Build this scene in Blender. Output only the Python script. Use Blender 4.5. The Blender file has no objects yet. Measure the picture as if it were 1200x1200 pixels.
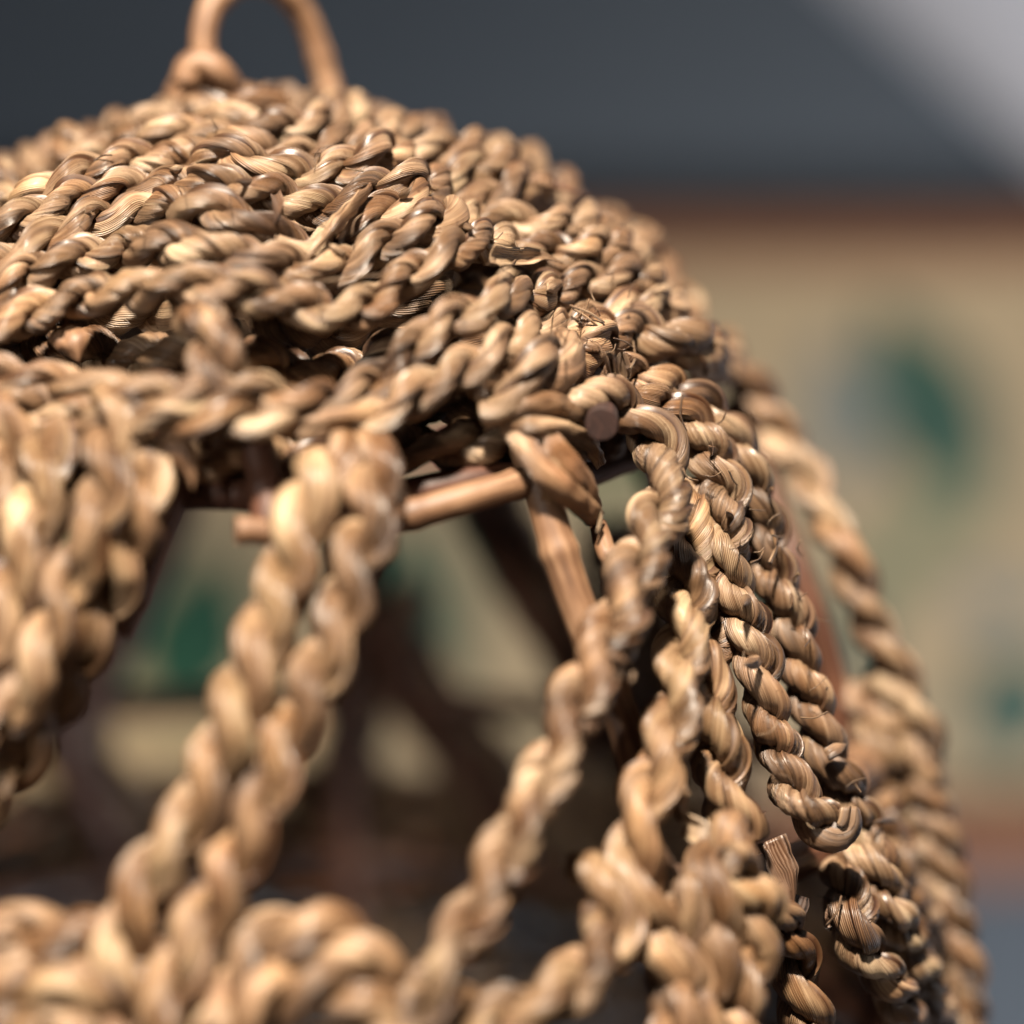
import bpy, math, random
import numpy as np
from mathutils import Vector, Matrix

random.seed(7)
rng = np.random.default_rng(7)
R = math.radians
scene = bpy.context.scene
COL = scene.collection

# ------------------------------------------------------------------ camera
# The lampshade's axis is the world Z axis, its top at the origin; the wall with
# the picture stands behind it in +Y.  Metres.
PITCH = R(-11.0)
FWD = np.array([0.0, math.cos(PITCH), math.sin(PITCH)])
UPV = np.array([0.0, -math.sin(PITCH), math.cos(PITCH)])
RGT = np.array([1.0, 0.0, 0.0])
DIST = 0.45
MPP = 0.0001375                       # metres per photo pixel at DIST
FPX = DIST / MPP
CAM = -(RGT * (-290 * MPP) + UPV * (478 * MPP) + FWD * DIST)

cam_data = bpy.data.cameras.new("camera")
cam = bpy.data.objects.new("camera", cam_data)
COL.objects.link(cam)
M = Matrix((RGT.tolist(), UPV.tolist(), (-FWD).tolist())).transposed().to_4x4()
M.translation = Vector(CAM)
cam.matrix_world = M
cam_data.sensor_width = 36.0
cam_data.lens = 36.0 * FPX / 1200.0
cam_data.clip_start = 0.01
cam_data.clip_end = 50.0
cam_data.dof.use_dof = True
cam_data.dof.focus_distance = 0.413
cam_data.dof.aperture_fstop = cam_data.lens / 28.0      # 28 mm wide aperture
cam_data.dof.aperture_blades = 9
scene.camera = cam

# ------------------------------------------------------------------ light
world = bpy.data.worlds.new("World")
scene.world = world
world.use_nodes = True
world.node_tree.nodes["Background"].inputs[0].default_value = (0.70, 0.72, 0.80, 1)
world.node_tree.nodes["Background"].inputs[1].default_value = 0.03


def spot(name, loc, target, radius, power, color, cone, blend):
    d = bpy.data.lights.new(name, 'SPOT')
    d.shadow_soft_size = radius
    d.energy = power
    d.color = color
    d.spot_size = R(cone)
    d.spot_blend = blend
    o = bpy.data.objects.new(name, d)
    COL.objects.link(o)
    o.location = loc
    v = Vector(target) - Vector(loc)
    o.rotation_euler = v.to_track_quat('-Z', 'Y').to_euler()
    return o


# a shaded lamp above and to the left of the viewer, a second one lower, and one that washes the wall
spot("room_lamp", (-0.04, -0.50, 0.83), (0.02, 0, -0.08), 0.045, 190.0, (1.0, 0.87, 0.71), 34, 0.6)
spot("side_lamp", (-0.45, -0.80, 0.16), (0.0, 0, -0.08), 0.03, 11.0, (1.0, 0.92, 0.82), 26, 0.7)
spot("wall_lamp", (0.36, 0.02, -0.44), (0.16, 0.52, -0.07), 0.10, 11.5, (0.98, 0.97, 1.0), 114, 0.6)

scene.view_settings.view_transform = 'Standard'
scene.view_settings.look = 'None'
scene.view_settings.gamma = 1.0
scene.view_settings.exposure = 0.0
scene.view_settings.use_curve_mapping = False
scene.render.engine = 'CYCLES'
scene.cycles.use_denoising = True
scene.cycles.max_bounces = 6


# ------------------------------------------------------------------ materials
def new_mat(name):
    m = bpy.data.materials.new(name)
    m.use_nodes = True
    nt = m.node_tree
    return m, nt, nt.nodes["Principled BSDF"]


def nd(nt, kind, **kw):
    n = nt.nodes.new(kind)
    for k, v in kw.items():
        setattr(n, k, v)
    return n


def lk(nt, a, b):
    nt.links.new(a, b)


def math_node(nt, op, a=None, b=None):
    n = nd(nt, 'ShaderNodeMath', operation=op)
    for i, v in enumerate((a, b)):
        if v is None:
            continue
        if isinstance(v, (int, float)):
            n.inputs[i].default_value = v
        else:
            lk(nt, v, n.inputs[i])
    return n.outputs[0]


def ramp(nt, fac, stops):
    n = nd(nt, 'ShaderNodeValToRGB')
    el = n.color_ramp.elements
    while len(el) < len(stops):
        el.new(0.5)
    for e, (p, c) in zip(el, stops):
        e.position = p
        e.color = (*c, 1)
    lk(nt, fac, n.inputs[0])
    return n.outputs[0]


def grass_material(name, dark, mid, light, ribs=40.0, rough=0.42):
    """dried seagrass leaf: fine parallel veins along the leaf, patchy straw colour"""
    m, nt, bsdf = new_mat(name)
    uv = nd(nt, 'ShaderNodeUVMap', uv_map="leaf")
    sep = nd(nt, 'ShaderNodeSeparateXYZ')
    lk(nt, uv.outputs[0], sep.inputs[0])
    u, v = sep.outputs[0], sep.outputs[1]
    oi = nd(nt, 'ShaderNodeObjectInfo')
    rnd = math_node(nt, 'MULTIPLY', oi.outputs['Random'], 37.0)
    # slow patches: one leaf gives way to the next along the strand
    comb = nd(nt, 'ShaderNodeCombineXYZ')
    lk(nt, math_node(nt, 'MULTIPLY', u, 2.0), comb.inputs[0])
    lk(nt, math_node(nt, 'MULTIPLY', v, 0.9), comb.inputs[1])
    lk(nt, rnd, comb.inputs[2])
    n1 = nd(nt, 'ShaderNodeTexNoise')
    n1.inputs['Scale'].default_value = 1.0
    n1.inputs['Detail'].default_value = 3.0
    lk(nt, comb.outputs[0], n1.inputs['Vector'])
    # long streaks parallel to the veins
    comb2 = nd(nt, 'ShaderNodeCombineXYZ')
    lk(nt, math_node(nt, 'MULTIPLY', u, 26.0), comb2.inputs[0])
    lk(nt, math_node(nt, 'MULTIPLY', v, 0.5), comb2.inputs[1])
    lk(nt, rnd, comb2.inputs[2])
    n2 = nd(nt, 'ShaderNodeTexNoise')
    n2.inputs['Scale'].default_value = 1.0
    n2.inputs['Detail'].default_value = 4.0
    lk(nt, comb2.outputs[0], n2.inputs['Vector'])
    # veins
    warp = math_node(nt, 'ADD', math_node(nt, 'MULTIPLY', n1.outputs[0], 3.0), math_node(nt, 'MULTIPLY', n2.outputs[0], 5.0))
    ph = math_node(nt, 'ADD', math_node(nt, 'MULTIPLY', u, ribs * 2 * math.pi), warp)
    wave = math_node(nt, 'ADD', math_node(nt, 'MULTIPLY', math_node(nt, 'SINE', ph), 0.5), 0.5)
    vein = math_node(nt, 'POWER', wave, 0.6)
    # veins fade in and out from leaf to leaf
    comb3 = nd(nt, 'ShaderNodeCombineXYZ')
    lk(nt, math_node(nt, 'MULTIPLY', u, 3.0), comb3.inputs[0])
    lk(nt, math_node(nt, 'MULTIPLY', v, 1.6), comb3.inputs[1])
    lk(nt, math_node(nt, 'ADD', rnd, 5.0), comb3.inputs[2])
    n3 = nd(nt, 'ShaderNodeTexNoise')
    n3.inputs['Scale'].default_value = 1.0
    lk(nt, comb3.outputs[0], n3.inputs['Vector'])
    amt = nd(nt, 'ShaderNodeMapRange')
    amt.inputs[1].default_value = 0.36
    amt.inputs[2].default_value = 0.56
    amt.inputs[3].default_value = 0.22
    amt.inputs[4].default_value = 1.0
    lk(nt, n3.outputs[0], amt.inputs[0])
    tone = math_node(nt, 'ADD', math_node(nt, 'MULTIPLY', n1.outputs[0], 0.62),
                     math_node(nt, 'MULTIPLY', n2.outputs[0], 0.38))
    tone = math_node(nt, 'ADD', tone, math_node(nt, 'MULTIPLY', math_node(nt, 'SUBTRACT', oi.outputs['Random'], 0.5), 0.10))
    col0 = ramp(nt, tone, [(0.31, dark), (0.48, mid), (0.65, light)])
    # some leaves dried greenish grey, some went brown
    n4 = nd(nt, 'ShaderNodeTexNoise')
    n4.inputs['Scale'].default_value = 0.45
    lk(nt, comb.outputs[0], n4.inputs['Vector'])
    tint = ramp(nt, n4.outputs[0], [(0.34, (1.0, 0.87, 0.72)), (0.50, (1.0, 1.0, 1.0)), (0.66, (0.97, 1.0, 0.97))])
    tm = nd(nt, 'ShaderNodeMix', data_type='RGBA', blend_type='MULTIPLY')
    tm.inputs[0].default_value = 1.0
    lk(nt, col0, tm.inputs[6])
    lk(nt, tint, tm.inputs[7])
    # small dark specks of mould and dust
    n5 = nd(nt, 'ShaderNodeTexNoise')
    n5.inputs['Scale'].default_value = 900.0
    tco = nd(nt, 'ShaderNodeTexCoord')
    lk(nt, tco.outputs['Object'], n5.inputs['Vector'])
    sm_ = nd(nt, 'ShaderNodeMix', data_type='RGBA', blend_type='MULTIPLY')
    sp_ = nd(nt, 'ShaderNodeMapRange')
    sp_.inputs[1].default_value = 0.64
    sp_.inputs[2].default_value = 0.74
    sp_.inputs[4].default_value = 0.7
    lk(nt, n5.outputs[0], sp_.inputs[0])
    lk(nt, sp_.outputs[0], sm_.inputs[0])
    lk(nt, tm.outputs[2], sm_.inputs[6])
    sm_.inputs[7].default_value = (0.4, 0.27, 0.18, 1)
    col = sm_.outputs[2]
    mix = nd(nt, 'ShaderNodeMix', data_type='RGBA', blend_type='MULTIPLY')
    gro = math_node(nt, 'MULTIPLY', math_node(nt, 'SUBTRACT', 1.0, vein), amt.outputs[0])
    lk(nt, math_node(nt, 'MULTIPLY', gro, 0.9), mix.inputs[0])
    lk(nt, col, mix.inputs[6])
    mix.inputs[7].default_value = (0.36, 0.23, 0.16, 1)
    ma = nd(nt, 'ShaderNodeAttribute', attribute_name="margin_shade")  # brown leaf margins plus crease shade, both painted into the colour
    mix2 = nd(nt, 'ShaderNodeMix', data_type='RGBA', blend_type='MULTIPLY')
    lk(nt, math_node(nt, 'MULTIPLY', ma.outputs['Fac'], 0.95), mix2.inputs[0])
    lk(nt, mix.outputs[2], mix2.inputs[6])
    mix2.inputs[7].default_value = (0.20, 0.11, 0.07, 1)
    lk(nt, mix2.outputs[2], bsdf.inputs['Base Color'])
    h = math_node(nt, 'ADD', math_node(nt, 'MULTIPLY', vein, amt.outputs[0]), math_node(nt, 'MULTIPLY', n2.outputs[0], 0.8))
    b = nd(nt, 'ShaderNodeBump')
    b.inputs['Strength'].default_value = 0.75
    b.inputs['Distance'].default_value = 0.00022
    lk(nt, h, b.inputs['Height'])
    lk(nt, b.outputs[0], bsdf.inputs['Normal'])
    rr = nd(nt, 'ShaderNodeMapRange')
    rr.inputs[1].default_value = 0.36
    rr.inputs[2].default_value = 0.60
    rr.inputs[3].default_value = rough + 0.20
    rr.inputs[4].default_value = rough - 0.06
    lk(nt, n3.outputs[0], rr.inputs[0])
    lk(nt, rr.outputs[0], bsdf.inputs['Roughness'])
    bsdf.inputs['Specular IOR Level'].default_value = 0.62
    bsdf.inputs['Coat Weight'].default_value = 0.08
    bsdf.inputs['Coat Roughness'].default_value = 0.26
    return m


def rattan_material(name, a, b_, c, rough=0.55):
    m, nt, bsdf = new_mat(name)
    uv = nd(nt, 'ShaderNodeUVMap', uv_map="leaf")
    mp = nd(nt, 'ShaderNodeMapping')
    mp.inputs['Scale'].default_value = (16, 0.8, 1)
    lk(nt, uv.outputs[0], mp.inputs[0])
    n = nd(nt, 'ShaderNodeTexNoise')
    n.inputs['Scale'].default_value = 1.0
    n.inputs['Detail'].default_value = 5.0
    lk(nt, mp.outputs[0], n.inputs['Vector'])
    n2 = nd(nt, 'ShaderNodeTexNoise')
    n2.inputs['Scale'].default_value = 160.0
    tc = nd(nt, 'ShaderNodeTexCoord')
    lk(nt, tc.outputs['Object'], n2.inputs['Vector'])
    t = math_node(nt, 'ADD', math_node(nt, 'MULTIPLY', n.outputs[0], 0.65), math_node(nt, 'MULTIPLY', n2.outputs[0], 0.35))
    col = ramp(nt, t, [(0.32, a), (0.5, b_), (0.68, c)])
    lk(nt, col, bsdf.inputs['Base Color'])
    b = nd(nt, 'ShaderNodeBump')
    b.inputs['Strength'].default_value = 0.35
    b.inputs['Distance'].default_value = 0.0003
    lk(nt, n.outputs[0], b.inputs['Height'])
    lk(nt, b.outputs[0], bsdf.inputs['Normal'])
    bsdf.inputs['Roughness'].default_value = rough
    return m


MAT_GRASS = grass_material("seagrass", (0.040, 0.020, 0.010), (0.205, 0.122, 0.068), (0.46, 0.340, 0.222))
MAT_GRASS_WARM = grass_material("seagrass_warm", (0.050, 0.024, 0.011), (0.225, 0.131, 0.068), (0.46, 0.325, 0.195))
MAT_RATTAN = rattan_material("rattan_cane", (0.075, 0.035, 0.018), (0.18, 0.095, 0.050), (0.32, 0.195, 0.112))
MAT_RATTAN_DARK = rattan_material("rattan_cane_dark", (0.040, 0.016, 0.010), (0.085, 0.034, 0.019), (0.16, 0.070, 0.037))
MAT_CUT = rattan_material("cut_cane", (0.014, 0.006, 0.005), (0.030, 0.013, 0.010), (0.08, 0.037, 0.026), 0.6)
MAT_STRAP = grass_material("dry_leaf_strap", (0.10, 0.048, 0.024), (0.25, 0.138, 0.075), (0.43, 0.285, 0.175), ribs=70.0)
MAT_HUSK = grass_material("dark_husk", (0.035, 0.022, 0.018), (0.08, 0.05, 0.036), (0.18, 0.11, 0.07))


# ------------------------------------------------------------------ the dome the ropes lie on
PROF = np.array([(0, 0), (10, -1.2), (20, -4), (35, -10), (50, -19), (64, -31), (74, -43), (83, -58),
                 (92, -80), (100, -103), (106, -125), (109.5, -150), (111, -180), (111, -205), (110, -235), (108, -262)]) * 0.001


def catmull(pts, n=24):
    pts = np.asarray(pts, float)
    p = np.vstack([2 * pts[0] - pts[1], pts, 2 * pts[-1] - pts[-2]])
    out = []
    for i in range(1, len(p) - 2):
        t = np.linspace(0, 1, n, endpoint=False)[:, None]
        a, b, c, d = p[i - 1], p[i], p[i + 1], p[i + 2]
        out.append(0.5 * ((2 * b) + (-a + c) * t + (2 * a - 5 * b + 4 * c - d) * t ** 2 + (-a + 3 * b - 3 * c + d) * t ** 3))
    out.append(pts[-1:])
    return np.vstack(out)


def resample(path, ds, closed=False):
    path = np.asarray(path, float)
    if closed:
        path = np.vstack([path, path[:1]])
    seg = np.linalg.norm(np.diff(path, axis=0), axis=1)
    L = np.concatenate([[0], np.cumsum(seg)])
    n = max(4, int(L[-1] / ds))
    t = np.linspace(0, L[-1], n + 1)
    out = np.stack([np.interp(t, L, path[:, k]) for k in range(path.shape[1])], axis=1)
    return out


PR = resample(catmull(PROF), 0.0006)
PS = np.concatenate([[0], np.cumsum(np.linalg.norm(np.diff(PR, axis=0), axis=1))])
_t = np.gradient(PR, axis=0)
_t /= np.linalg.norm(_t, axis=1)[:, None]
PN = np.stack([-_t[:, 1], _t[:, 0]], axis=1)          # outward normal in (r, z)
NFL, TH_V = 10, R(15.0)                               # flutes of the dome, a valley at azimuth 15 deg


def flute(th, s):
    amp = 0.0024 * np.clip((s - 0.015) / 0.03, 0, 1) * np.clip((0.125 - s) / 0.03, 0, 1)
    return -amp * np.cos(NFL * (th - TH_V))


def surf(th, s, off=0.0):
    """point on the dome: th = azimuth from the camera side towards +X, s = distance along the profile from the top"""
    th, s = np.asarray(th, float), np.asarray(s, float)
    r = np.interp(s, PS, PR[:, 0]); z = np.interp(s, PS, PR[:, 1])
    nr = np.interp(s, PS, PN[:, 0]); nz = np.interp(s, PS, PN[:, 1])
    d = flute(th, s) + off
    r = r + nr * d; z = z + nz * d
    return np.stack([r * np.sin(th), -r * np.cos(th), z], axis=-1)


def to_dome(P):
    """azimuth, profile distance and signed height of points above the dome"""
    r = np.hypot(P[:, 0], P[:, 1])
    th = np.arctan2(P[:, 0], -P[:, 1])
    d2 = (r[:, None] - PR[None, ::2, 0]) ** 2 + (P[:, 2][:, None] - PR[None, ::2, 1]) ** 2
    i = np.argmin(d2, axis=1) * 2
    s = PS[i]
    h = (r - PR[i, 0]) * PN[i, 0] + (P[:, 2] - PR[i, 1]) * PN[i, 1]
    return th, s, h - flute(th, s)


def ray(px, py):
    d = FWD + RGT * ((px - 600) / FPX) + UPV * ((600 - py) / FPX)
    return d / np.linalg.norm(d)


def hit(px, py, off=0.0, back=False):
    """where the line of sight through a photo pixel meets the dome (near or far side)"""
    d = ray(px, py)
    t = np.linspace(0.26, 0.64, 700)
    P = CAM[None] + d[None] * t[:, None]
    h = to_dome(P)[2] - off
    ins = np.where(h < 0)[0]
    if len(ins) == 0:
        return P[np.argmin(h)], False
    i = ins[-1] if back else ins[0]
    j = min(i + 1, 699) if back else max(i - 1, 0)
    f = h[i] / (h[i] - h[j] + 1e-12)
    return P[i] + (P[j] - P[i]) * np.clip(f, 0, 1), True


def trace(pts, off=0.0, back=False):
    """pixels -> a smooth path on the dome; a point may carry its own height as a third number"""
    out = []
    for p in pts:
        o = off + (p[2] * 0.001 if len(p) > 2 else 0.0)
        out.append(hit(p[0], p[1], o, back)[0])
    return catmull(np.array(out), 16)


# ------------------------------------------------------------------ mesh helpers
def link(o, parent=None):
    COL.objects.link(o)
    if parent is not None:
        o.parent = parent
    return o


def empty(name, parent=None):
    o = bpy.data.objects.new(name, None)
    o.empty_display_size = 0.01
    return link(o, parent)


def grid_mesh(name, V, UV, mat, closed_u=True, caps=True, margin_shade=None):
    """V: (n rings, m points, 3) -> one smooth tube mesh with a UV map"""
    n, m = V.shape[:2]
    verts = V.reshape(-1, 3)
    i = np.arange(n - 1)[:, None]
    jn = m if closed_u else m - 1
    j = np.arange(jn)[None]
    a = i * m + j; b = i * m + (j + 1) % m
    quads = np.stack([a, b, b + m, a + m], axis=-1).reshape(-1, 4)
    uj0 = np.broadcast_to(UV[:-1, :jn], (n - 1, jn, 2)) if closed_u else UV[:-1, :-1]
    if closed_u:
        U = np.concatenate([UV, UV[:, :1] + np.array([1.0, 0.0])], axis=1)
    else:
        U = UV
    quv = np.stack([U[:-1, :-1], U[:-1, 1:], U[1:, 1:], U[1:, :-1]], axis=2).reshape(-1, 2)
    me = bpy.data.meshes.new(name)
    nq = len(quads)
    loops = quads.ravel()
    starts = np.arange(nq) * 4
    totals = np.full(nq, 4)
    if caps and closed_u:
        c0, c1 = np.arange(m)[::-1], np.arange(m) + (n - 1) * m
        loops = np.concatenate([loops, c0, c1])
        starts = np.concatenate([starts, [nq * 4, nq * 4 + m]])
        totals = np.concatenate([totals, [m, m]])
        quv = np.vstack([quv, UV[0, ::-1], UV[-1]])
    me.vertices.add(len(verts)); me.vertices.foreach_set("co", verts.ravel())
    me.loops.add(len(loops)); me.loops.foreach_set("vertex_index", loops.astype(np.int32))
    me.polygons.add(len(starts))
    me.polygons.foreach_set("loop_start", starts.astype(np.int32))
    me.polygons.foreach_set("loop_total", totals.astype(np.int32))
    sm = np.ones(len(starts), bool)
    if caps and closed_u:
        sm[-2:] = False
    me.polygons.foreach_set("use_smooth", sm)
    uvl = me.uv_layers.new(name="leaf")
    uvl.data.foreach_set("uv", quv.ravel().astype(np.float32))
    me.materials.append(mat)
    if margin_shade is not None:
        at = me.attributes.new("margin_shade", 'FLOAT', 'POINT')
        at.data.foreach_set("value", margin_shade.ravel().astype(np.float32))
    me.update(calc_edges=True)
    me.validate()
    return me


def frames(P, closed=False):
    T = np.gradient(P, axis=0)
    if closed:
        T[0] = T[-1] = P[1] - P[-2]
    T /= np.linalg.norm(T, axis=1)[:, None] + 1e-12
    N = np.zeros_like(P)
    a = np.array([0.0, 0.0, 1.0]) if abs(T[0][2]) < 0.9 else np.array([1.0, 0, 0])
    v = a - T[0] * a.dot(T[0])
    v /= np.linalg.norm(v)
    N[0] = v
    for k in range(1, len(P)):
        v = N[k - 1] - T[k] * N[k - 1].dot(T[k])
        N[k] = v / (np.linalg.norm(v) + 1e-12)
    return T, N, np.cross(T, N)


def smooth_noise(n, step, amp):
    k = max(4, int(n / step) + 3)
    c = rng.normal(0, 1, k)
    x = np.linspace(0, k - 1.001, n)
    i = x.astype(int); f = x - i; f = f * f * (3 - 2 * f)
    return amp * (c[i] * (1 - f) + c[np.minimum(i + 1, k - 1)] * f)


# ------------------------------------------------------------------ the lampshade
shade = empty("woven_lampshade")
shade["label"] = "dome-shaped lampshade woven from twisted straw-coloured seagrass rope on a rattan frame"
shade["category"] = "lampshade"


def strand(P, fr, L, phase, pitch, rs, a, m, mat, parent, wob, taper=(0, 0), wrap=(0.8, 1.5)):
    """one leaf-rolled strand wound round the rope's path"""
    T, N, B = fr
    n = len(P)
    ph = phase - 2 * math.pi * L / pitch + wob
    ax = a * (1 + smooth_noise(n, 20, 0.05))
    C = P + ax[:, None] * (np.cos(ph)[:, None] * N + np.sin(ph)[:, None] * B)
    Ts, Ns, Bs = frames(C)
    # leaf section: overlapping leaf edges that spiral round the strand, against the ply
    ang = np.linspace(0, 1, m, endpoint=False)
    ds = L[1] - L[0]
    lobe = 0.009 / ds
    j = np.arange(m)
    prof = np.ones((n, m))
    edge = np.zeros((n, m))
    first = int(rng.integers(0, m // 3))
    for k in range(3):
        e = (first + int(k * m / 3 + rng.uniform(0, m / 6))) % m
        ang[e] = (np.arange(m) / m)[e] + (1.0 / m - 0.010)          # crowd two vertices at the edge
        if e + 2 < m:
            ang[e + 2] = (e + 1) / m + 0.014
        saw = ((j - e - 1) % m) / (m - 1.0)
        fade = np.clip(0.55 + smooth_noise(n, lobe * 0.7, 0.8), 0, 1.5)
        amp = (0.50, 0.42, 0.32)[k] * fade
        edge[:, (e + 1) % m] += 0.9 * fade  # painted shade, strongest in the crease below the leaf edge
        edge[:, e] += 0.45 * fade
        w = np.exp(-(1 - saw) * 4.5)                                # rises just before the edge, drops after it
        prof += amp[:, None] * (w[None] - w.mean())
    tw = np.cumsum(rng.uniform(*wrap) / rs * np.gradient(L) * (1 + smooth_noise(n, lobe * 2, 0.35)))
    rr = rs * (1 + smooth_noise(n, lobe * 0.8, 0.04) + smooth_noise(n, lobe * 3, 0.055))
    if taper[0]:
        rr *= np.clip(0.25 + L / taper[0], 0.25, 1)
    if taper[1]:
        rr *= np.clip(0.25 + (L[-1] - L) / taper[1], 0.25, 1)
    th = ang[None] * 2 * math.pi + tw[:, None]
    folds = 0.08 * np.sin(2 * ang[None] * 2 * math.pi + smooth_noise(n, lobe, 2.0)[:, None]) \
        + 0.04 * np.sin(5 * ang[None] * 2 * math.pi + smooth_noise(n, lobe * 0.7, 2.0)[:, None])
    wrinkle = np.stack([smooth_noise(n, lobe * 0.16, 0.026) for _ in range(7)], axis=1)[:, (j * 7 // m)]
    prof = 1 + 0.30 * np.tanh((prof - 1) / 0.30)
    rad = rr[:, None] * (prof + folds + wrinkle)
    V = C[:, None] + rad[..., None] * (np.cos(th)[..., None] * Ns[:, None] + np.sin(th)[..., None] * Bs[:, None])
    UV = np.stack([np.broadcast_to(ang[None], (n, m)), np.broadcast_to((L * 100)[:, None], (n, m))], axis=-1)
    me = grid_mesh("strand", V, UV, mat, margin_shade=np.clip(edge, 0, 1))
    return link(bpy.data.objects.new("strand", me), parent)


def rope(path, pitch=0.0195, rs=0.0023, a=0.0019, q=1, mat=None, closed=False, label=None, jit=0.0004, taper=(0, 0), name="rope", wrap=(0.8, 1.5)):
    """a two-ply rope along a path; q: 2 = in focus, 1 = ordinary, 0 = out of sight"""
    ds, m = {2: (0.00034, 28), 1: (0.0005, 20), 0: (0.0010, 12)}[q]
    P = resample(path, ds, closed)
    n = len(P)
    if jit:
        w = np.stack([smooth_noise(n, 0.012 / ds, jit) for _ in range(3)], axis=1)
        if closed:
            k = min(n // 6, 60)
            f = np.minimum(np.minimum(np.arange(n), np.arange(n)[::-1]) / k, 1.0)[:, None]
            w *= f
        P = P + w
    L = np.concatenate([[0], np.cumsum(np.linalg.norm(np.diff(P, axis=0), axis=1))])
    if closed:
        pitch = L[-1] / max(1, round(L[-1] / pitch))
    fr = frames(P, closed)
    e = empty(name, shade)
    if label:
        e["label"] = label
    wob = smooth_noise(n, 0.016 / ds, 0.26)
    ph0 = rng.uniform(0, 6.28)
    scale = rng.uniform(0.95, 1.05)
    for k in range(2):
        strand(P, fr, L, ph0 + k * math.pi + rng.normal(0, 0.12), pitch, rs * scale * rng.uniform(0.94, 1.06), a, m,
               mat or MAT_GRASS, e, wob, taper, wrap)
    return e


def tube(name, path, r, mat, parent=None, m=16, ds=0.0008, knots=0, closed=False, flat=None):
    """a cane: round, slightly uneven, with swollen nodes"""
    P = resample(path, ds, closed)
    n = len(P)
    L = np.concatenate([[0], np.cumsum(np.linalg.norm(np.diff(P, axis=0), axis=1))])
    T, N, B = frames(P, closed)
    rr = r * (1 + smooth_noise(n, 14, 0.03))
    for k in range(knots):
        c = L[-1] * (k + 0.5 + rng.uniform(-0.2, 0.2)) / knots
        rr *= 1 + 0.13 * np.exp(-((L - c) / 0.0012) ** 2)
    ang = np.linspace(0, 1, m, endpoint=False)
    th = ang * 2 * math.pi
    fa, fb = flat if flat else (1, 1)
    V = P[:, None] + rr[:, None, None] * (fa * np.cos(th)[None, :, None] * N[:, None] + fb * np.sin(th)[None, :, None] * B[:, None])
    UV = np.stack([np.broadcast_to(ang[None], (n, m)), np.broadcast_to((L * 100)[:, None], (n, m))], axis=-1)
    me = grid_mesh(name, V, UV, mat)
    return link(bpy.data.objects.new(name, me), parent if parent is not None else shade)


def ribbon(name, path, width, mat, parent=None, side=None, curl=0.25, thick=0.00018, point=True, m=7):
    """a loose flat leaf: tapering, slightly troughed, with thickness"""
    P = resample(path, 0.0006)
    n = len(P)
    L = np.concatenate([[0], np.cumsum(np.linalg.norm(np.diff(P, axis=0), axis=1))])
    T = np.gradient(P, axis=0); T /= np.linalg.norm(T, axis=1)[:, None]
    s = np.array(side if side is not None else RGT, float)
    S = s[None] - T * (T @ s)[:, None]; S /= np.linalg.norm(S, axis=1)[:, None]
    Nn = np.cross(T, S)
    t = L / L[-1]
    w = width * (np.clip((1 - t) * 2.2, 0.06, 1) if point else np.ones(n)) * (1 + smooth_noise(n, 10, 0.06))
    x = np.linspace(-0.5, 0.5, m)
    top = P[:, None] + w[:, None, None] * (x[None, :, None] * S[:, None] + curl * (x[None, :, None] ** 2 * 4 - 0.5) * 0.5 * Nn[:, None])
    cr = np.stack([smooth_noise(n, 4, 0.06) for _ in range(m)], axis=1) * w[:, None]
    top = top + cr[..., None] * Nn[:, None]
    bot = top[:, ::-1] - Nn[:, None] * thick
    V = np.concatenate([top, bot], axis=1)
    u = np.concatenate([x + 0.5, (x + 0.5)[::-1]]) * 0.35
    UV = np.stack([np.broadcast_to(u[None], (n, 2 * m)), np.broadcast_to((L * 100)[:, None], (n, 2 * m))], axis=-1)
    me = grid_mesh(name, V, UV, mat)
    return link(bpy.data.objects.new(name, me), parent if parent is not None else shade)


# ---- the cap: rope rows coiled tight round the top -----------------------
def ring(pts, q=2, off=0.0, back_s=None, pitch=0.0160, mat=None, rs=0.00172, jit=0.0003):
    """a closed row: traced where the photograph shows it, carried on round the back"""
    th, s = [], []
    for p in pts:
        P, ok = hit(p[0], p[1], off)
        t, ss, _ = to_dome(P[None])
        th.append(t[0]); s.append(ss[0])
    th, s = np.array(th), np.array(s)
    o = np.argsort(th); th, s = th[o], s[o]
    bs = back_s if back_s is not None else 0.5 * (s[0] + s[-1])
    lo, hi = th[0], th[-1]
    gap = 2 * math.pi - (hi - lo)
    bt = np.linspace(hi + gap * 0.25, lo + 2 * math.pi - gap * 0.25, 8)
    T = np.concatenate([th - 2 * math.pi, bt - 2 * math.pi, th, bt, th + 2 * math.pi])
    bsv = bs + rng.normal(0, 0.0008, 8)
    S = np.concatenate([s, bsv, s, bsv, s])
    g = np.linspace(-math.pi, math.pi, 721)[:-1]
    v = np.interp(g, T, S)
    k = np.exp(-0.5 * (np.arange(-14, 15) / 4.5) ** 2); k /= k.sum()
    v = np.convolve(np.concatenate([v[-14:], v, v[:14]]), k, 'valid')
    gs = np.roll(g, 360); vs = np.roll(v, 360)          # the seam lies at the back... start at azimuth 0 + pi
    return rope(surf(g, v, off), q=q, closed=True, pitch=pitch * rng.uniform(0.92, 1.1), mat=mat, rs=rs, a=0.00160, jit=jit, wrap=(0.55, 1.05))


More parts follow.
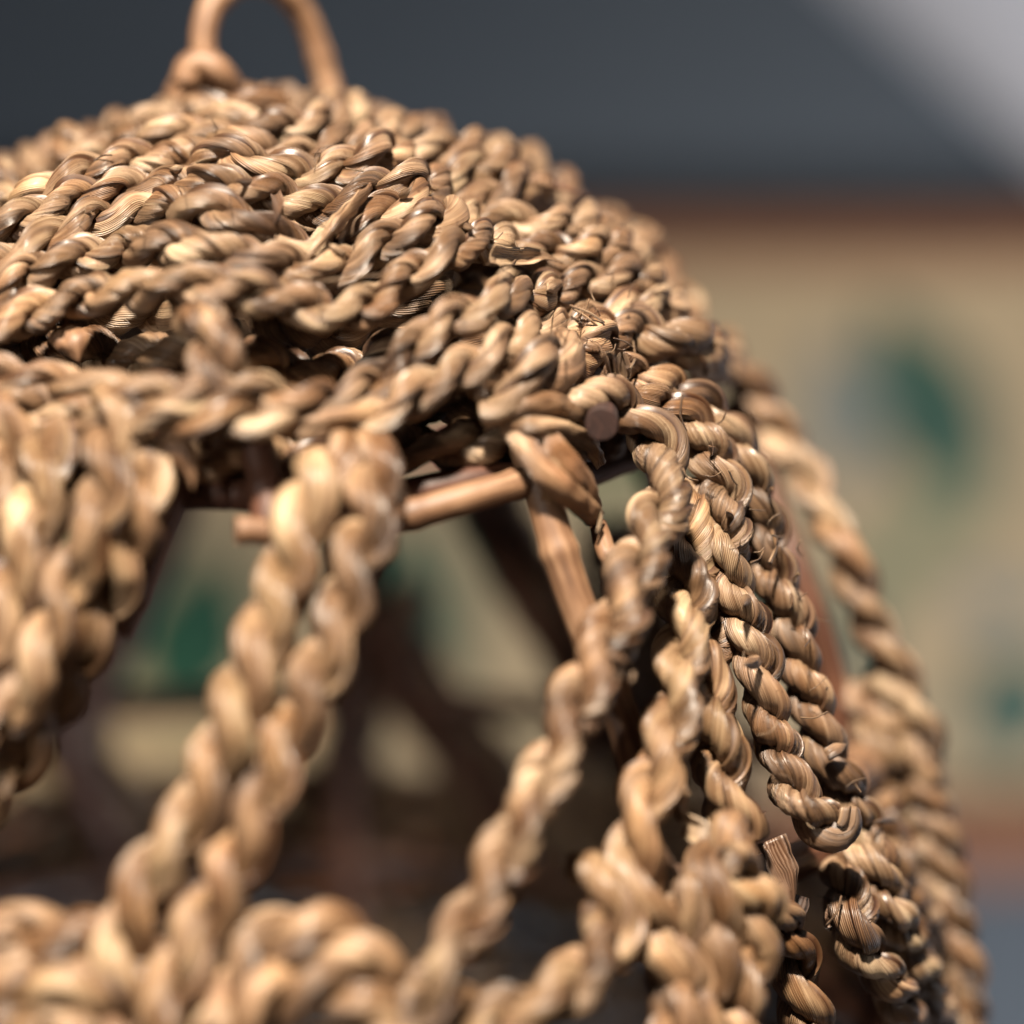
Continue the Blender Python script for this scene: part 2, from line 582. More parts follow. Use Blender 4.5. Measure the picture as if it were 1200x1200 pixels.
CAP = [
    dict(pts=[(-60, 470), (20, 470), (100, 488), (175, 492), (230, 495), (275, 487), (337, 490), (387, 497), (430, 500), (480, 470),
              (530, 440), (580, 412), (615, 388), (645, 392), (690, 372), (740, 362), (800, 378)], off=0.0005),
    dict(pts=[(-40, 440), (0, 450), (60, 447), (120, 457), (180, 463), (240, 460), (290, 462), (345, 468), (400, 468), (445, 440), (475, 402),
              (525, 376), (560, 362), (600, 346), (650, 338), (700, 330), (750, 335)], off=0.0015),
    dict(pts=[(-40, 405), (12, 378), (60, 355), (110, 342), (170, 340), (230, 335), (290, 337), (340, 350), (380, 370), (405, 376),
              (432, 357), (470, 325), (505, 303), (540, 285), (585, 286), (630, 298), (680, 300)], off=0.0018),
    dict(pts=[(-30, 370), (0, 347), (37, 320), (85, 303), (140, 284), (190, 286), (230, 290), (270, 300), (310, 305), (350, 318),
              (385, 324), (412, 305), (440, 290), (475, 273), (512, 260), (545, 252), (590, 256), (640, 270)], off=0.0012),
    dict(pts=[(10, 315), (60, 277), (87, 261), (125, 251), (165, 243), (200, 246), (250, 251), (290, 262), (325, 275), (355, 290),
              (385, 285), (415, 262), (445, 246), (480, 240), (520, 235), (560, 236)], off=0.0012),
    dict(pts=[(20, 272), (62, 240), (100, 224), (150, 219), (200, 214), (250, 213), (290, 222), (337, 232), (375, 240), (405, 236),
              (430, 222), (455, 214), (490, 214), (525, 210)], off=0.002),
    dict(pts=[(50, 230), (112, 199), (150, 188), (200, 184), (250, 183), (290, 190), (325, 201), (362, 212), (390, 205), (425, 190),
              (475, 178), (510, 182)], off=0.0016),
    dict(pts=[(95, 188), (145, 168), (187, 158), (237, 160), (275, 165), (310, 175), (340, 180), (370, 175), (405, 162), (445, 155)], off=0.001),
    dict(pts=[(140, 155), (175, 140), (225, 134), (265, 140), (300, 150), (335, 150), (365, 142), (400, 135)], off=0.0005),
    dict(pts=[(205, 128), (242, 115), (274, 121), (310, 130), (345, 125), (380, 120)], off=0.0005),
]
for c in CAP:
    ring(c["pts"], q=2, off=c["off"], mat=MAT_GRASS)
# a lower row that comes out from under the rim on the right
rope(trace([(560, 470, -4), (600, 448, -2), (640, 428), (675, 410), (712, 390), (745, 384), (785, 398), (820, 410), (845, 430, -3)], 0.001), q=2)
# a short end that crosses the gap above the rim
rope(trace([(226, 362, -1), (240, 392, 1), (250, 420, 1.5), (266, 446, 0), (290, 462, -3)], 0.001), q=1, pitch=0.02, rs=0.0022)
# the under layer of the cap, seen dark through its gaps
for s_, u_ in ((0.026, 8), (0.036, 8), (0.046, 9), (0.056, 10), (0.066, 11), (0.076, 13), (0.085, 12)):
    g = np.linspace(0, 2 * math.pi, 240, endpoint=False) + rng.uniform(0, 6)
    rope(surf(g, s_ + 0.0015 * np.sin(5 * g + rng.uniform(0, 6)), -0.001 * u_), q=1, closed=True, mat=MAT_GRASS)

# ---- ropes hanging from the cap's rim -------------------------------------
A_ROPES = [
    ([(60, 500), (52, 550), (40, 610), (15, 690), (-20, 780), (-60, 870)], 0.001, 1),
    ([(135, 480, -2), (130, 520), (122, 585), (88, 660), (62, 740), (25, 810), (-30, 890)], 0.002, 1),
    ([(150, 520, -3), (168, 575, -1), (160, 620, -1), (128, 680, -4), (90, 760, -5), (40, 850, -5), (-10, 930, -4), (-60, 1010, -3)], -0.001, 1),
    ([(15, 480), (5, 540), (-15, 600), (-45, 690), (-90, 800)], 0.002, 1),
]
B_ROPES = [
    ([(392, 520, -3), (374, 560), (352, 620), (335, 690), (302, 770), (272, 850), (236, 930), (190, 1000), (155, 1065), (142, 1140), (130, 1240)], 0.001, 1),
    ([(430, 515, -3), (437, 560), (438, 615), (412, 685), (386, 765), (350, 850), (318, 930), (272, 1010), (240, 1080), (205, 1160), (170, 1250)], 0.001, 1),
]
C_ROPES = [
    ([(640, 470, -3), (700, 472, 1), (748, 490, 2), (777, 540, 2), (768, 610, 2), (738, 680, 2), (706, 755, 2), (673, 830, 2), (639, 905, 2), (605, 978, 2),
      (570, 1045, 2), (536, 1105, 2), (500, 1165, 2), (465, 1240, 1)], 0.001, 1),
    ([(800, 560, -4), (806, 620, -3), (806, 700, -2), (796, 780, -1), (782, 860), (762, 925), (746, 985), (752, 1045), (770, 1100), (790, 1170), (800, 1240)], 0.0, 1),
    ([(700, 1010, -6), (708, 1050, -1), (720, 1095, 1), (690, 1140, 2), (640, 1170, 2), (590, 1195, 1), (540, 1240)], 0.001, 1),
    ([(835, 620, -7), (838, 700, -5), (826, 780, -4), (835, 850, -3), (850, 920, -3), (870, 980, -2)], 0.0, 1),
]
D_ROPES = [
    ([(738, 462, 1), (790, 480, 1), (822, 517, 1), (844, 570, 1), (852, 640, 1), (866, 700, 1), (882, 750, 1), (893, 800, 1), (906, 850, 1), (924, 900, 1.5), (944, 945, 3),
      (972, 972, 5), (985, 955, 6)], 0.0, 2),
    ([(722, 440, 1), (780, 454, 1), (826, 474, 1), (860, 512, 1), (882, 560, 1), (899, 610, 1), (908, 660, 1), (916, 712, 1), (931, 762, 1), (947, 810, 1), (960, 860, 1), (977, 910, 1),
      (1000, 960, 1), (1016, 1005, 1), (1036, 1052, 1), (1060, 1110, 1), (1088, 1170, 1), (1112, 1240, 1)], 0.0, 2),
    ([(985, 990, -3), (998, 1050, 1), (1006, 1090, 2), (1026, 1130, 2), (1050, 1172, 2), (1072, 1230, 2)], 0.001, 2),
    ([(1000, 975, -1), (1022, 1020, 2), (1044, 1066, 3), (1068, 1115, 3), (1094, 1170, 3), (1116, 1240, 3)], 0.001, 2),
]
E_ROPES = [
    ([(838, 408, -2), (878, 448), (910, 492), (936, 545), (961, 605), (986, 650), (1010, 700), (1030, 746), (1051, 790), (1068, 832), (1080, 868), (1082, 905, -4)], 0.0, 2),
    ([(1003, 800, -2), (1016, 830), (1024, 862), (1036, 905), (1056, 945), (1078, 985), (1096, 1040), (1112, 1100), (1126, 1170), (1134, 1240)], 0.0, 2),
    ([(1046, 835), (1066, 868), (1082, 910), (1092, 955), (1104, 1000), (1110, 1050), (1120, 1110), (1130, 1190), (1136, 1250)], -0.001, 2),
    ([(1028, 940, -2), (1044, 985, -1), (1056, 1030), (1074, 1072), (1098, 1115), (1116, 1160), (1126, 1230)], 0.001, 2),
]
F_ROPES = [
    ([(862, 978, 3), (842, 1000, 2), (832, 1045, 2), (842, 1100, 2), (832, 1160, 2), (822, 1240, 2)], 0.001, 1),
    ([(842, 1010, 3), (868, 1030, 3), (884, 1070, 2), (882, 1125, 2), (872, 1180, 2), (868, 1240, 2)], 0.002, 1),
    ([(812, 1050, 1), (796, 1095, 1), (800, 1150, 1), (786, 1240, 1)], 0.001, 1),
    ([(900, 1060, -2), (925, 1110, -3), (940, 1170, -3), (960, 1240, -3)], 0.0, 1),
]
BAND = [
    ([(-60, 1120), (-10, 1100), (40, 1098), (90, 1110), (128, 1140), (138, 1190), (130, 1250)], 0.001, 1),
    ([(-50, 1170), (0, 1150), (50, 1150), (85, 1175), (100, 1230)], 0.003, 1),
    ([(268, 1240), (278, 1170), (310, 1118), (360, 1098), (410, 1112), (438, 1150), (450, 1240)], 0.001, 1),
    ([(258, 1225), (300, 1172), (358, 1150), (420, 1165), (466, 1215)], 0.002, 1),
    ([(-60, 1225), (0, 1200), (60, 1200), (120, 1225)], 0.002, 1),
    ([(112, 1195), (150, 1150), (200, 1140), (245, 1165), (268, 1230)], -0.003, 1),
    ([(440, 1250), (475, 1195), (525, 1185), (575, 1235)], -0.001, 1),
]
for group, mat_, pitch_, rs_ in ((A_ROPES, MAT_GRASS_WARM, 0.0185, 0.0024), (B_ROPES, MAT_GRASS_WARM, 0.0180, 0.0024), (D_ROPES, MAT_GRASS, 0.0135, 0.0020),
                                 (E_ROPES[:1], MAT_GRASS, 0.0185, 0.0022), (E_ROPES[1:], MAT_GRASS, 0.0140, 0.0020),
                                 (F_ROPES, MAT_GRASS_WARM, 0.016, 0.0023), (BAND, MAT_GRASS_WARM, 0.017, 0.0026)):
    for pts, off, q in group:
        rope(trace(pts, off), q=q, mat=mat_, pitch=pitch_ * rng.uniform(0.93, 1.07), rs=rs_, a=rs_ * 0.84, wrap=(0.7, 1.4) if mat_ is MAT_GRASS else (0.4, 0.9))
for k, (pts, off, q) in enumerate(C_ROPES):
    rope(trace(pts, off), q=q, mat=MAT_GRASS if k == 0 else MAT_GRASS_WARM, pitch=0.023 if k == 0 else 0.021, rs=0.0023, a=0.0020, jit=0.0002)

# ropes of the far side, seen dark through the openings
BACK = [
    [(545, 560), (570, 620), (602, 680), (640, 735), (668, 790), (690, 860)],
    [(440, 700), (452, 780), (500, 850), (556, 905), (605, 985), (640, 1060)],
    [(392, 640), (400, 720), (405, 820), (398, 920), (405, 1010), (400, 1100)],
    [(425, 640), (432, 740), (428, 840), (420, 940), (430, 1030), (425, 1110)],
    [(225, 540), (196, 620), (160, 700), (118, 790), (75, 880)],
    [(190, 540), (160, 600), (125, 690), (82, 770), (40, 850)],
    [(40, 780), (70, 870), (105, 950), (140, 1010), (180, 1080)],
    [(690, 620), (720, 720), (735, 800), (745, 900), (750, 1000)],
    [(660, 860), (690, 920), (680, 1000), (650, 1080)],
    [(790, 640), (810, 760), (825, 860), (830, 960)],
    [(20, 560), (-10, 680), (-30, 800), (-50, 950)],
    [(560, 900), (540, 980), (500, 1060), (470, 1120)],
]
for k, pts in enumerate(BACK):
    rope(trace(pts, 0.0, True), q=0, mat=MAT_GRASS, rs=0.0026)
    if k in (0, 1, 5, 6, 7, 8):
        rope(trace([(p[0] + 38, p[1] - 8) for p in pts], -0.002, True), q=0, mat=MAT_GRASS, rs=0.0026)
# the left flank mirrors the right one
for pts, off, q in D_ROPES[:3] + E_ROPES[:3]:
    P = trace(pts, off).copy()
    P[:, 0] *= -1
    rope(P, q=0, mat=MAT_GRASS)
# rows of the lower band, round the far side and below the frame
for s_, a0, a1 in ((0.198, 80, 280), (0.206, 60, 300), (0.214, 0, 360), (0.223, 0, 360), (0.232, 0, 360), (0.241, 0, 360), (0.250, 0, 360), (0.259, 0, 360)):
    full = a1 - a0 >= 359
    g = np.radians(np.linspace(a0, a1, 260, endpoint=not full))
    rope(surf(g, s_ + 0.001 * np.sin(7 * g), 0.0), q=0, closed=full, mat=MAT_GRASS)

# ---- the rattan frame ------------------------------------------------------
def canes(pts, off, r, mat, name="cane", back=False, knots=1, **kw):
    return tube(name, trace(pts, off, back), r, mat, knots=knots, **kw)


canes([(452, 612), (500, 598), (560, 580), (610, 566), (668, 548)], -0.009, 0.0022, MAT_RATTAN, "frame_cane", knots=3)
canes([(276, 622), (300, 622), (340, 630), (372, 640)], -0.006, 0.0019, MAT_RATTAN, "frame_cane", knots=0)
canes([(618, 520), (636, 580), (656, 650), (680, 720), (702, 775), (735, 860), (760, 960)], -0.008, 0.0028, MAT_RATTAN, "frame_rib", knots=2)
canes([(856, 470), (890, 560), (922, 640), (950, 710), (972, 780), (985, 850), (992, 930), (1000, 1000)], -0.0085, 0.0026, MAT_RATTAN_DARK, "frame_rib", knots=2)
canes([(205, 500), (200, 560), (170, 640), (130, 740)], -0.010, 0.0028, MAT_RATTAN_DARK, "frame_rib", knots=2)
canes([(300, 520), (312, 570), (318, 620)], -0.009, 0.0026, MAT_RATTAN_DARK, "frame_rib", knots=1)
g = np.linspace(0, 2 * math.pi, 240, endpoint=False)
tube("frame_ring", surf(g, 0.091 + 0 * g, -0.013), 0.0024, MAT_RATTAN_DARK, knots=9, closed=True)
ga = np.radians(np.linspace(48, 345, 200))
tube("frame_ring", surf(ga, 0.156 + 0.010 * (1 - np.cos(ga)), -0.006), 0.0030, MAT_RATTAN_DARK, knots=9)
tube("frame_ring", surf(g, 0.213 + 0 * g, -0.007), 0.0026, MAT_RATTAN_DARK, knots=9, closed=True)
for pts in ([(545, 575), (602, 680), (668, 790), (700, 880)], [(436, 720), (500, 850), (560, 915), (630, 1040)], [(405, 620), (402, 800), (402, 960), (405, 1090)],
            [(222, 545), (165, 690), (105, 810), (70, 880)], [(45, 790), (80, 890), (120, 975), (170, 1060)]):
    canes(pts, -0.006, 0.0042, MAT_RATTAN_DARK, "frame_rib", back=True, knots=3)  # added dark struts; their colour stands in for shade on the far-side ropes
for deg in (87, 123, 231, 267, 303):
    s_ = np.linspace(0.088, 0.213, 30)
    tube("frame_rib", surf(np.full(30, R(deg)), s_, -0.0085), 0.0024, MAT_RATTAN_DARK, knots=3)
# a cut cane end that looks straight out at the viewer, beside the rim
p0 = hit(705, 497, 0.004)[0]
ce = tube("cane_end", np.array([p0 + (CAM - p0) * 0.002 + np.array([0, 0.0, 0]), p0 + np.array([0.001, 0.02, 0.002])]), 0.0023, MAT_CUT, m=18)
ce["label"] = "cut dark end of a cane pointing outwards at the rim"
# blocks of cane at the rim and the lower ring
canes([(832, 418), (846, 430), (858, 446)], -0.001, 0.0036, MAT_RATTAN, "cane_end", knots=0)
canes([(985, 915), (1003, 905), (1022, 912)], -0.004, 0.0040, MAT_RATTAN, "cane_end", knots=1)
canes([(848, 1070), (872, 1062), (900, 1056)], 0.001, 0.0031, MAT_RATTAN, "cane_end", knots=0)
canes([(10, 520), (28, 545), (34, 575)], -0.002, 0.0036, MAT_RATTAN, "cane_end", knots=0)

# leaf straps bound over the crossing of the canes
def strap(pts, width, mat, off=0.0, **kw):
    P = trace(pts, off)
    return ribbon("binding_leaf", P, width, mat, **kw)


strap([(592, 478, -2), (606, 505, 0), (632, 545, 1), (662, 575, 1), (690, 600, -1), (700, 612, -3)], 0.0036, MAT_STRAP, -0.003, side=(0.8, 0.2, 0.5), curl=-0.6, point=False)
strap([(610, 482, -1), (640, 515, 1.5), (668, 548, 2), (692, 580, 0), (698, 600, -3)], 0.0040, MAT_STRAP, -0.003, side=(0.6, 0.1, 0.8), curl=-0.8, point=False)
strap([(600, 468, 0), (628, 490, 2), (645, 520, 1.5), (650, 555, 0.5), (646, 590, -3)], 0.0030, MAT_GRASS_WARM, -0.003, side=(0.8, 0.1, 0.4), curl=-0.7, point=False)
strap([(585, 486, -3), (612, 474, 1), (650, 474, 2), (694, 490, 1.5)], 0.0042, MAT_GRASS_WARM, -0.001, side=(0.1, 0.3, 0.9), curl=-0.9, point=False)
strap([(590, 500, -3), (620, 498, 1), (655, 500, 2), (690, 515, 1), (705, 540, -2)], 0.0032, MAT_GRASS, -0.002, side=(0.1, 0.3, 0.9), curl=-0.9, point=False)
strap([(700, 610, -2), (712, 650, 0), (730, 690, -1)], 0.0026, MAT_RATTAN, -0.005, side=(1, 0, 0.2), curl=-0.5)
strap([(185, 520, -1), (205, 520, 1), (222, 545, 0), (226, 575, -2)], 0.004, MAT_RATTAN, -0.003, side=(0.9, 0, 0.5), curl=-0.5)
strap([(72, 385, 0), (84, 398, 1), (92, 425, -1)], 0.005, MAT_RATTAN, -0.002, side=(1, 0, 0.2), curl=-0.6)

# ---- the hanging loop at the top ------------------------------------------
def at_depth(px, py, depth):
    d = ray(px, py)
    return CAM + d * (depth / d.dot(FWD))


loop = [at_depth(*p) for p in [(232, 118, 0.456), (240, 84, 0.455), (238, 45, 0.455), (247, 10, 0.456), (268, -14, 0.458), (300, -24, 0.461), (332, -12, 0.464),
                               (356, 18, 0.467), (371, 55, 0.469), (382, 92, 0.470), (394, 130, 0.470)]]
lp = tube("hanging_loop", catmull(loop), 0.0022, MAT_RATTAN, knots=4)
lp["label"] = "curved rattan hanging loop"
kn = [at_depth(*p) for p in [(218, 100, 0.449), (222, 80, 0.449), (240, 74, 0.449), (256, 84, 0.449), (270, 104, 0.452), (285, 125, 0.456)]]
tube("loop_knot", catmull(kn), 0.0023, MAT_RATTAN, lp, knots=0)
kn = [at_depth(*p) for p in [(206, 118, 0.456), (218, 95, 0.455), (225, 78, 0.455), (246, 76, 0.459), (256, 100, 0.459)]]
tube("loop_knot", catmull(kn), 0.0023, MAT_RATTAN, lp, knots=0)
# a pale leaf folded over the top row
ribbon("leaf_tip", catmull([at_depth(*p) for p in [(286, 160, 0.437), (290, 135, 0.438), (298, 108, 0.442), (302, 98, 0.447)]]), 0.0030, MAT_GRASS, curl=-0.3, point=False)

# ---- loose leaf ends and fibres -------------------------------------------
strap2 = lambda pts, w, mat=MAT_GRASS, **kw: ribbon("leaf_tip", trace(pts, 0.0), w, mat, **kw)
strap2([(430, 222, 5), (408, 245, 6.5), (388, 270, 6.5), (368, 292, 5), (358, 304, 4)], 0.0034, curl=0.9, side=(0.7, -0.5, 0.5))
strap2([(580, 300, 4.5), (610, 302, 5), (635, 300, 5.5), (660, 308, 6)], 0.0030, curl=0.9, side=(0, 0.7, 0.7))
strap2([(322, 225, 4), (326, 238, 5), (322, 262, 5)], 0.0016, MAT_HUSK, curl=0.5)
strap2([(690, 470, 2), (705, 445, 4), (712, 425, 5), (708, 410, 6)], 0.0012, curl=0.5)
strap2([(640, 215, 2), (665, 222, 4), (690, 226, 6)], 0.0022, MAT_RATTAN_DARK, curl=0.5)
for pts in ([(800, 965, -2), (815, 972, 0), (835, 985, 2)], [(790, 960, -3), (800, 940, -1), (800, 925, 0)]):
    strap2(pts, 0.0035, MAT_GRASS, curl=0.6, side=(0.1, 0.3, 0.9), point=False)
for pts in ([(985, 1050, -1), (1000, 1066, 0), (1012, 1088, 1)], [(965, 1060, -1), (985, 1075, 0), (995, 1100, 0)],
            [(790, 1005, -2), (796, 1018, 0), (805, 1030, 1)], [(930, 1040, -2), (915, 1080, -1), (920, 1110, -1)],
            [(880, 940, -3), (860, 960, -1), (855, 985, 0)], [(900, 985, -2), (915, 1020, -1), (930, 1060, -1)]):
    strap2(pts, 0.0055, MAT_HUSK, curl=0.7, side=(0.7, 0.2, -0.6))
for pts in ([(824, 830, -8), (845, 860, -7), (862, 900, -7), (870, 930, -8)], [(836, 900, -8), (850, 925, -7), (862, 950, -7)]):
    strap2(pts, 0.006, MAT_GRASS_WARM, curl=0.5, side=(0.8, 0.1, 0.5))
SPOTS = [(90, 250), (165, 235), (215, 200), (262, 285), (300, 215), (338, 320), (402, 300), (455, 330), (470, 230), (500, 285), (545, 265), (560, 345),
         (598, 325), (622, 372), (655, 332), (690, 400), (735, 378), (805, 470), (838, 530), (868, 548), (858, 610), (902, 640), (876, 700), (930, 735),
         (890, 775), (948, 820), (968, 885), (1030, 1045), (1055, 1090), (1088, 1135), (1050, 960), (1075, 1010)]
for k, (x, y) in enumerate(SPOTS[::2]):
    an = rng.uniform(0, 6.28)
    l_ = rng.uniform(14, 30)
    dx, dy = math.cos(an) * l_, math.sin(an) * l_ * 0.7
    ribbon("leaf_tip", trace([(x, y, 2.6), (x + dx * 0.5, y + dy * 0.5, 3.9), (x + dx, y + dy, rng.uniform(3.8, 5.0))], 0.001), rng.uniform(0.0009, 0.0021),
           MAT_GRASS, curl=rng.uniform(0.4, 1.0), side=(-dy, rng.uniform(-8, 8), -dx))
for k in range(90):
    x, y = [(rng.uniform(20, 640), rng.uniform(130, 400)), (rng.uniform(560, 780), rng.uniform(250, 440)),
            (0, 0)][k % 3]
    if k % 3 == 2:
        i_ = int(rng.integers(2, 12))
        x, y = D_ROPES[int(rng.integers(0, 2))][0][i_][:2]
        x, y = x + rng.uniform(-30, 45), y + rng.uniform(-20, 20)
    an, l_ = rng.uniform(0, 6.28), rng.uniform(12, 34)
    an2 = an + rng.uniform(-1.0, 1.0)
    p1 = (x + math.cos(an) * l_ * 0.5, y + math.sin(an) * l_ * 0.5)
    p2 = (p1[0] + math.cos(an2) * l_ * 0.5, p1[1] + math.sin(an2) * l_ * 0.5)
    tube("loose_fibre", trace([(x, y, 2.5), (*p1, 4.6), (*p2, rng.uniform(4.2, 6.5))], 0.001), rng.uniform(0.00007, 0.00014), MAT_GRASS, m=5, ds=0.0006)
FIB = [
    [(716, 445, 3), (712, 428, 5), (706, 415, 7)], [(726, 448, 3), (722, 430, 6), (718, 412, 8)], [(730, 452, 3), (737, 440, 5), (735, 430, 7)],
    [(672, 362, 3), (688, 372, 5), (702, 384, 5)], [(668, 358, 3), (690, 366, 5), (708, 378, 6)], [(742, 400, 2), (744, 420, 4), (738, 432, 4)],
    [(352, 335, 3.5), (400, 326, 5), (450, 322, 5)], [(905, 622, 2), (910, 640, 4), (902, 660, 4)], [(900, 580, 2), (903, 575, 4), (905, 572, 5)],
    [(928, 680, 2), (932, 676, 4), (936, 672, 6)], [(925, 690, 2), (929, 705, 4), (926, 715, 3)], [(800, 460, 3), (797, 485, 4), (804, 505, 3)],
    [(700, 625, -6), (704, 605, -5), (698, 590, -5)], [(738, 780, 2), (742, 790, 3), (740, 800, 3)], [(830, 800, -4), (838, 830, -3), (842, 850, -3)],
    [(985, 1055, 1), (998, 1075, 2), (1006, 1085, 1)], [(968, 1085, 0), (980, 1070, 2), (986, 1050, 2)], [(1085, 970, 2), (1112, 985, 4), (1108, 1015, 3)],
    [(1078, 1088, 3), (1086, 1092, 5), (1076, 1100, 3)], [(1062, 1140, 3), (1058, 1156, 4), (1048, 1162, 4)],
]
for pts in FIB:
    tube("loose_fibre", trace(pts, 0.001), rng.uniform(0.00016, 0.00032), MAT_GRASS, m=6, ds=0.0008)

# ------------------------------------------------------------------ the room behind
WALL_Y = CAM[1] + 0.95


def on_wall(px, py, dy=0.0):
    d = ray(px, py)
    return CAM + d * ((WALL_Y + dy - CAM[1]) / d[1])


def slab(name, corners, thick, mat, parent=None, bevel=0.0):
    """a board from four corners (on one plane), thick towards its back"""
    c = [np.array(p, float) for p in corners]
    n = np.cross(c[1] - c[0], c[3] - c[0]); n /= np.linalg.norm(n)
    v = [tuple(p) for p in c] + [tuple(p - n * thick) for p in c]
    f = [(0, 1, 2, 3), (7, 6, 5, 4), (0, 4, 5, 1), (1, 5, 6, 2), (2, 6, 7, 3), (3, 7, 4, 0)]
    me = bpy.data.meshes.new(name)
    me.from_pydata(v, [], f)
    me.materials.append(mat)
    o = link(bpy.data.objects.new(name, me), parent)
    if bevel:
        b = o.modifiers.new("edge", 'BEVEL'); b.width = bevel; b.segments = 3
    return o


def plaster(name, col, var, rough=0.8):
    m, nt, bsdf = new_mat(name)
    tc = nd(nt, 'ShaderNodeTexCoord')
    n = nd(nt, 'ShaderNodeTexNoise')
    n.inputs['Scale'].default_value = 7.0
    n.inputs['Detail'].default_value = 5.0
    lk(nt, tc.outputs['Object'], n.inputs['Vector'])
    lk(nt, ramp(nt, n.outputs[0], [(0.3, tuple(c * (1 - var) for c in col)), (0.7, tuple(c * (1 + var) for c in col))]), bsdf.inputs['Base Color'])
    n2 = nd(nt, 'ShaderNodeTexNoise')
    n2.inputs['Scale'].default_value = 180.0
    lk(nt, tc.outputs['Object'], n2.inputs['Vector'])
    b = nd(nt, 'ShaderNodeBump')
    b.inputs['Strength'].default_value = 0.2
    b.inputs['Distance'].default_value = 0.002
    lk(nt, n2.outputs[0], b.inputs['Height'])
    lk(nt, b.outputs[0], bsdf.inputs['Normal'])
    bsdf.inputs['Roughness'].default_value = rough
    return m


MAT_WALL = plaster("slate_wall_paint", (0.074, 0.090, 0.105), 0.08)
MAT_CEIL = plaster("ceiling_paint", (0.84, 0.85, 0.90), 0.02)
MAT_PAPER = plaster("print_paper", (0.44, 0.33, 0.185), 0.10, 0.75)
MAT_FRAME = rattan_material("frame_wood", (0.11, 0.038, 0.013), (0.20, 0.075, 0.027), (0.29, 0.115, 0.045), 0.7)
MAT_LEAF = plaster("printed_green", (0.008, 0.060, 0.030), 0.25, 0.6)
MAT_LEAF2 = plaster("printed_olive", (0.17, 0.20, 0.09), 0.2, 0.6)
MAT_LEAF3 = plaster("printed_grey", (0.20, 0.21, 0.17), 0.2, 0.6)
MAT_RED = plaster("printed_red", (0.45, 0.10, 0.08), 0.2, 0.6)

a, b = on_wall(975, -25), on_wall(1225, 195)
sl = (b - a) / np.linalg.norm(b - a)
tl, br = a - sl * 0.30, b + sl * 0.6
zl = on_wall(600, 1500)[2]
xl, xr = -1.3, br[0]
w = slab("wall", [(xl, WALL_Y, zl), (xr, WALL_Y, zl), (xr, WALL_Y, 0.6), (xl, WALL_Y, 0.6)], 0.08, MAT_WALL)
w["kind"] = "structure"
nrm = np.array([0, -1.0, 0])
ce = slab("ceiling", [tl + nrm * 0.0, br + nrm * 0.0, br + nrm * 0.85, tl + nrm * 0.36], 0.05, MAT_CEIL)
ce["kind"] = "structure"

pic = empty("framed_picture")
pic.location = on_wall(635, 985)
bpy.context.view_layer.update()
pic["label"] = "wide framed botanical print with reddish wooden frame on the dark wall"
pic["category"] = "picture"


def pchild(o):
    o.parent = pic
    o.matrix_parent_inverse = Matrix.Translation(-pic.location)
    return o


def rect(name, x0, y0, x1, y1, dy0, thick, mat, bevel=0):
    P0, P1 = on_wall(x0, y1), on_wall(x1, y0)
    y = WALL_Y + dy0
    return pchild(slab(name, [(P0[0], y, P0[2]), (P1[0], y, P0[2]), (P1[0], y, P1[2]), (P0[0], y, P1[2])], thick, mat, bevel=bevel))


X0, X1, Y0, Y1, W = -90, 1340, 250, 1014, 54
rect("backing_sheet", X0 + W, Y0 + W, X1 - W, Y1 - W, -0.006, 0.005, MAT_PAPER)
rect("frame_rail", X0, Y0, X1, Y0 + W, -0.020, 0.019, MAT_FRAME, 0.003)
rect("frame_rail", X0, Y1 - W - 32, X1, Y1, -0.020, 0.019, MAT_FRAME, 0.003)
rect("frame_stile", X0, Y0 + W, X0 + W, Y1 - W - 32, -0.020, 0.019, MAT_FRAME, 0.003)
rect("frame_stile", X1 - W, Y0 + W, X1, Y1 - W - 32, -0.020, 0.019, MAT_FRAME, 0.003)


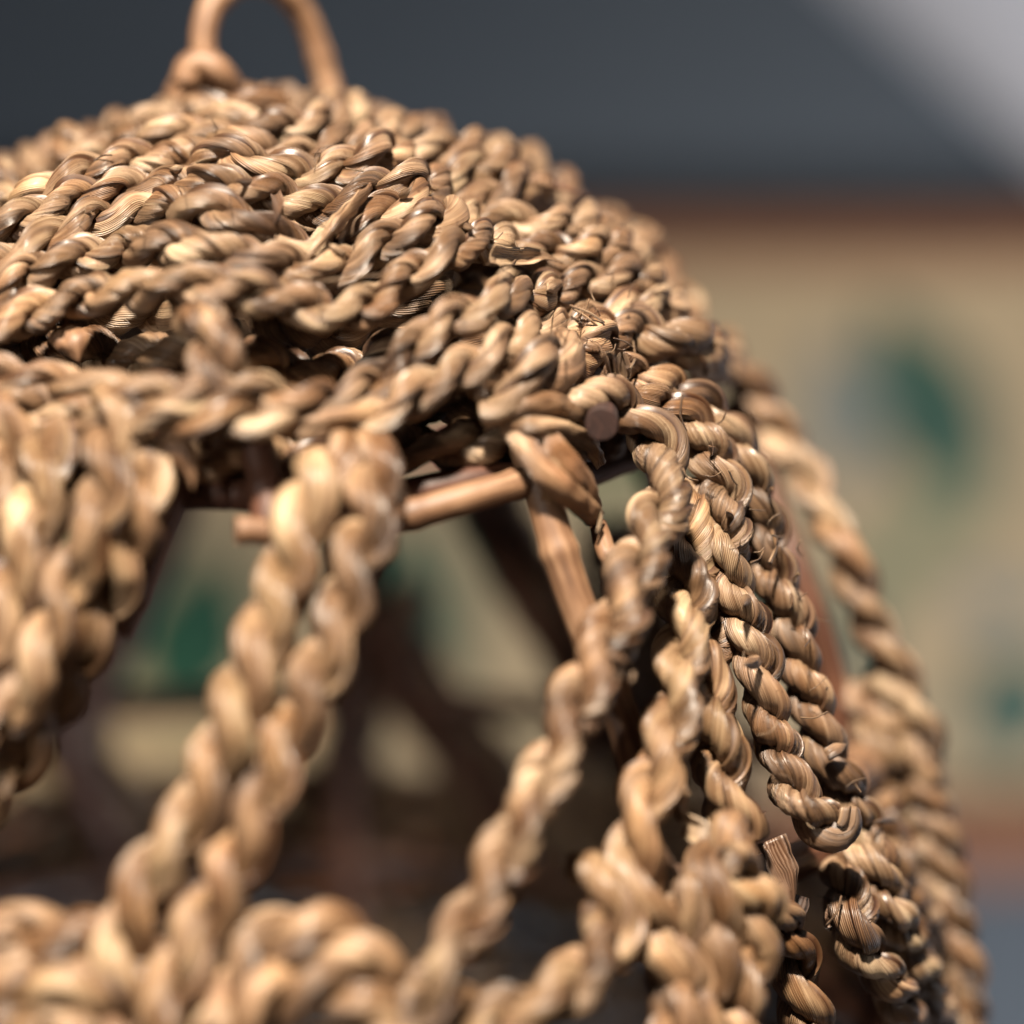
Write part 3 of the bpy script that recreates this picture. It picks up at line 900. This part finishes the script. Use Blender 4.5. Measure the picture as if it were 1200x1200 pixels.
def print_leaf(pts, width, mat, name="printed_leaf", k=1.0):
    """a leaf of the print: a flat pointed shape lying on the sheet"""
    c = catmull(np.array(pts, float), 8)
    t = np.gradient(c, axis=0); t /= np.linalg.norm(t, axis=1)[:, None]
    nn = np.stack([-t[:, 1], t[:, 0]], axis=1)
    u = np.linspace(0, 1, len(c))
    wv = width * (np.sin(math.pi * np.clip(u, 0.02, 0.98)) ** 0.8 if k else np.ones(len(c)) * 0.5)
    l = [on_wall(*p, dy=-0.0065 - 0.0002 * print_leaf.i) for p in c + nn * wv[:, None] / 2]
    r = [on_wall(*p, dy=-0.0065 - 0.0002 * print_leaf.i) for p in c - nn * wv[:, None] / 2]
    print_leaf.i += 1
    n = len(c)
    me = bpy.data.meshes.new(name)
    me.from_pydata([tuple(p) for p in l + r], [], [(i, i + 1, n + i + 1, n + i) for i in range(n - 1)])
    me.materials.append(mat)
    return pchild(link(bpy.data.objects.new(name, me)))


print_leaf.i = 0
print_leaf([(1030, 360), (1070, 440), (1110, 520), (1150, 620)], 135, MAT_LEAF)
print_leaf([(1140, 560), (1090, 620), (1040, 670), (985, 740)], 110, MAT_LEAF2, "printed_stem", 0)
print_leaf([(975, 400), (985, 480), (980, 580)], 90, MAT_LEAF3)
print_leaf([(1150, 780), (1180, 820), (1210, 900)], 140, MAT_LEAF)
print_leaf([(1120, 700), (1170, 710), (1230, 730)], 60, MAT_LEAF3)
print_leaf([(985, 700), (1000, 770), (990, 840)], 60, MAT_LEAF)
print_leaf([(265, 640), (240, 720), (215, 790), (200, 860)], 150, MAT_LEAF)
print_leaf([(470, 600), (490, 680), (500, 760), (520, 830)], 110, MAT_LEAF)
print_leaf([(500, 500), (530, 530), (545, 570)], 50, MAT_RED, "printed_flower")
print_leaf([(640, 400), (700, 500), (740, 640)], 80, MAT_LEAF2)
print_leaf([(60, 500), (90, 620), (70, 740)], 90, MAT_LEAF2)
print_leaf([(800, 500), (850, 640), (860, 760)], 80, MAT_LEAF)
print_leaf([(380, 380), (360, 480), (380, 560)], 70, MAT_LEAF)
print_leaf([(240, 860), (420, 820), (620, 860), (780, 800)], 14, MAT_LEAF2, "printed_stem", 0)
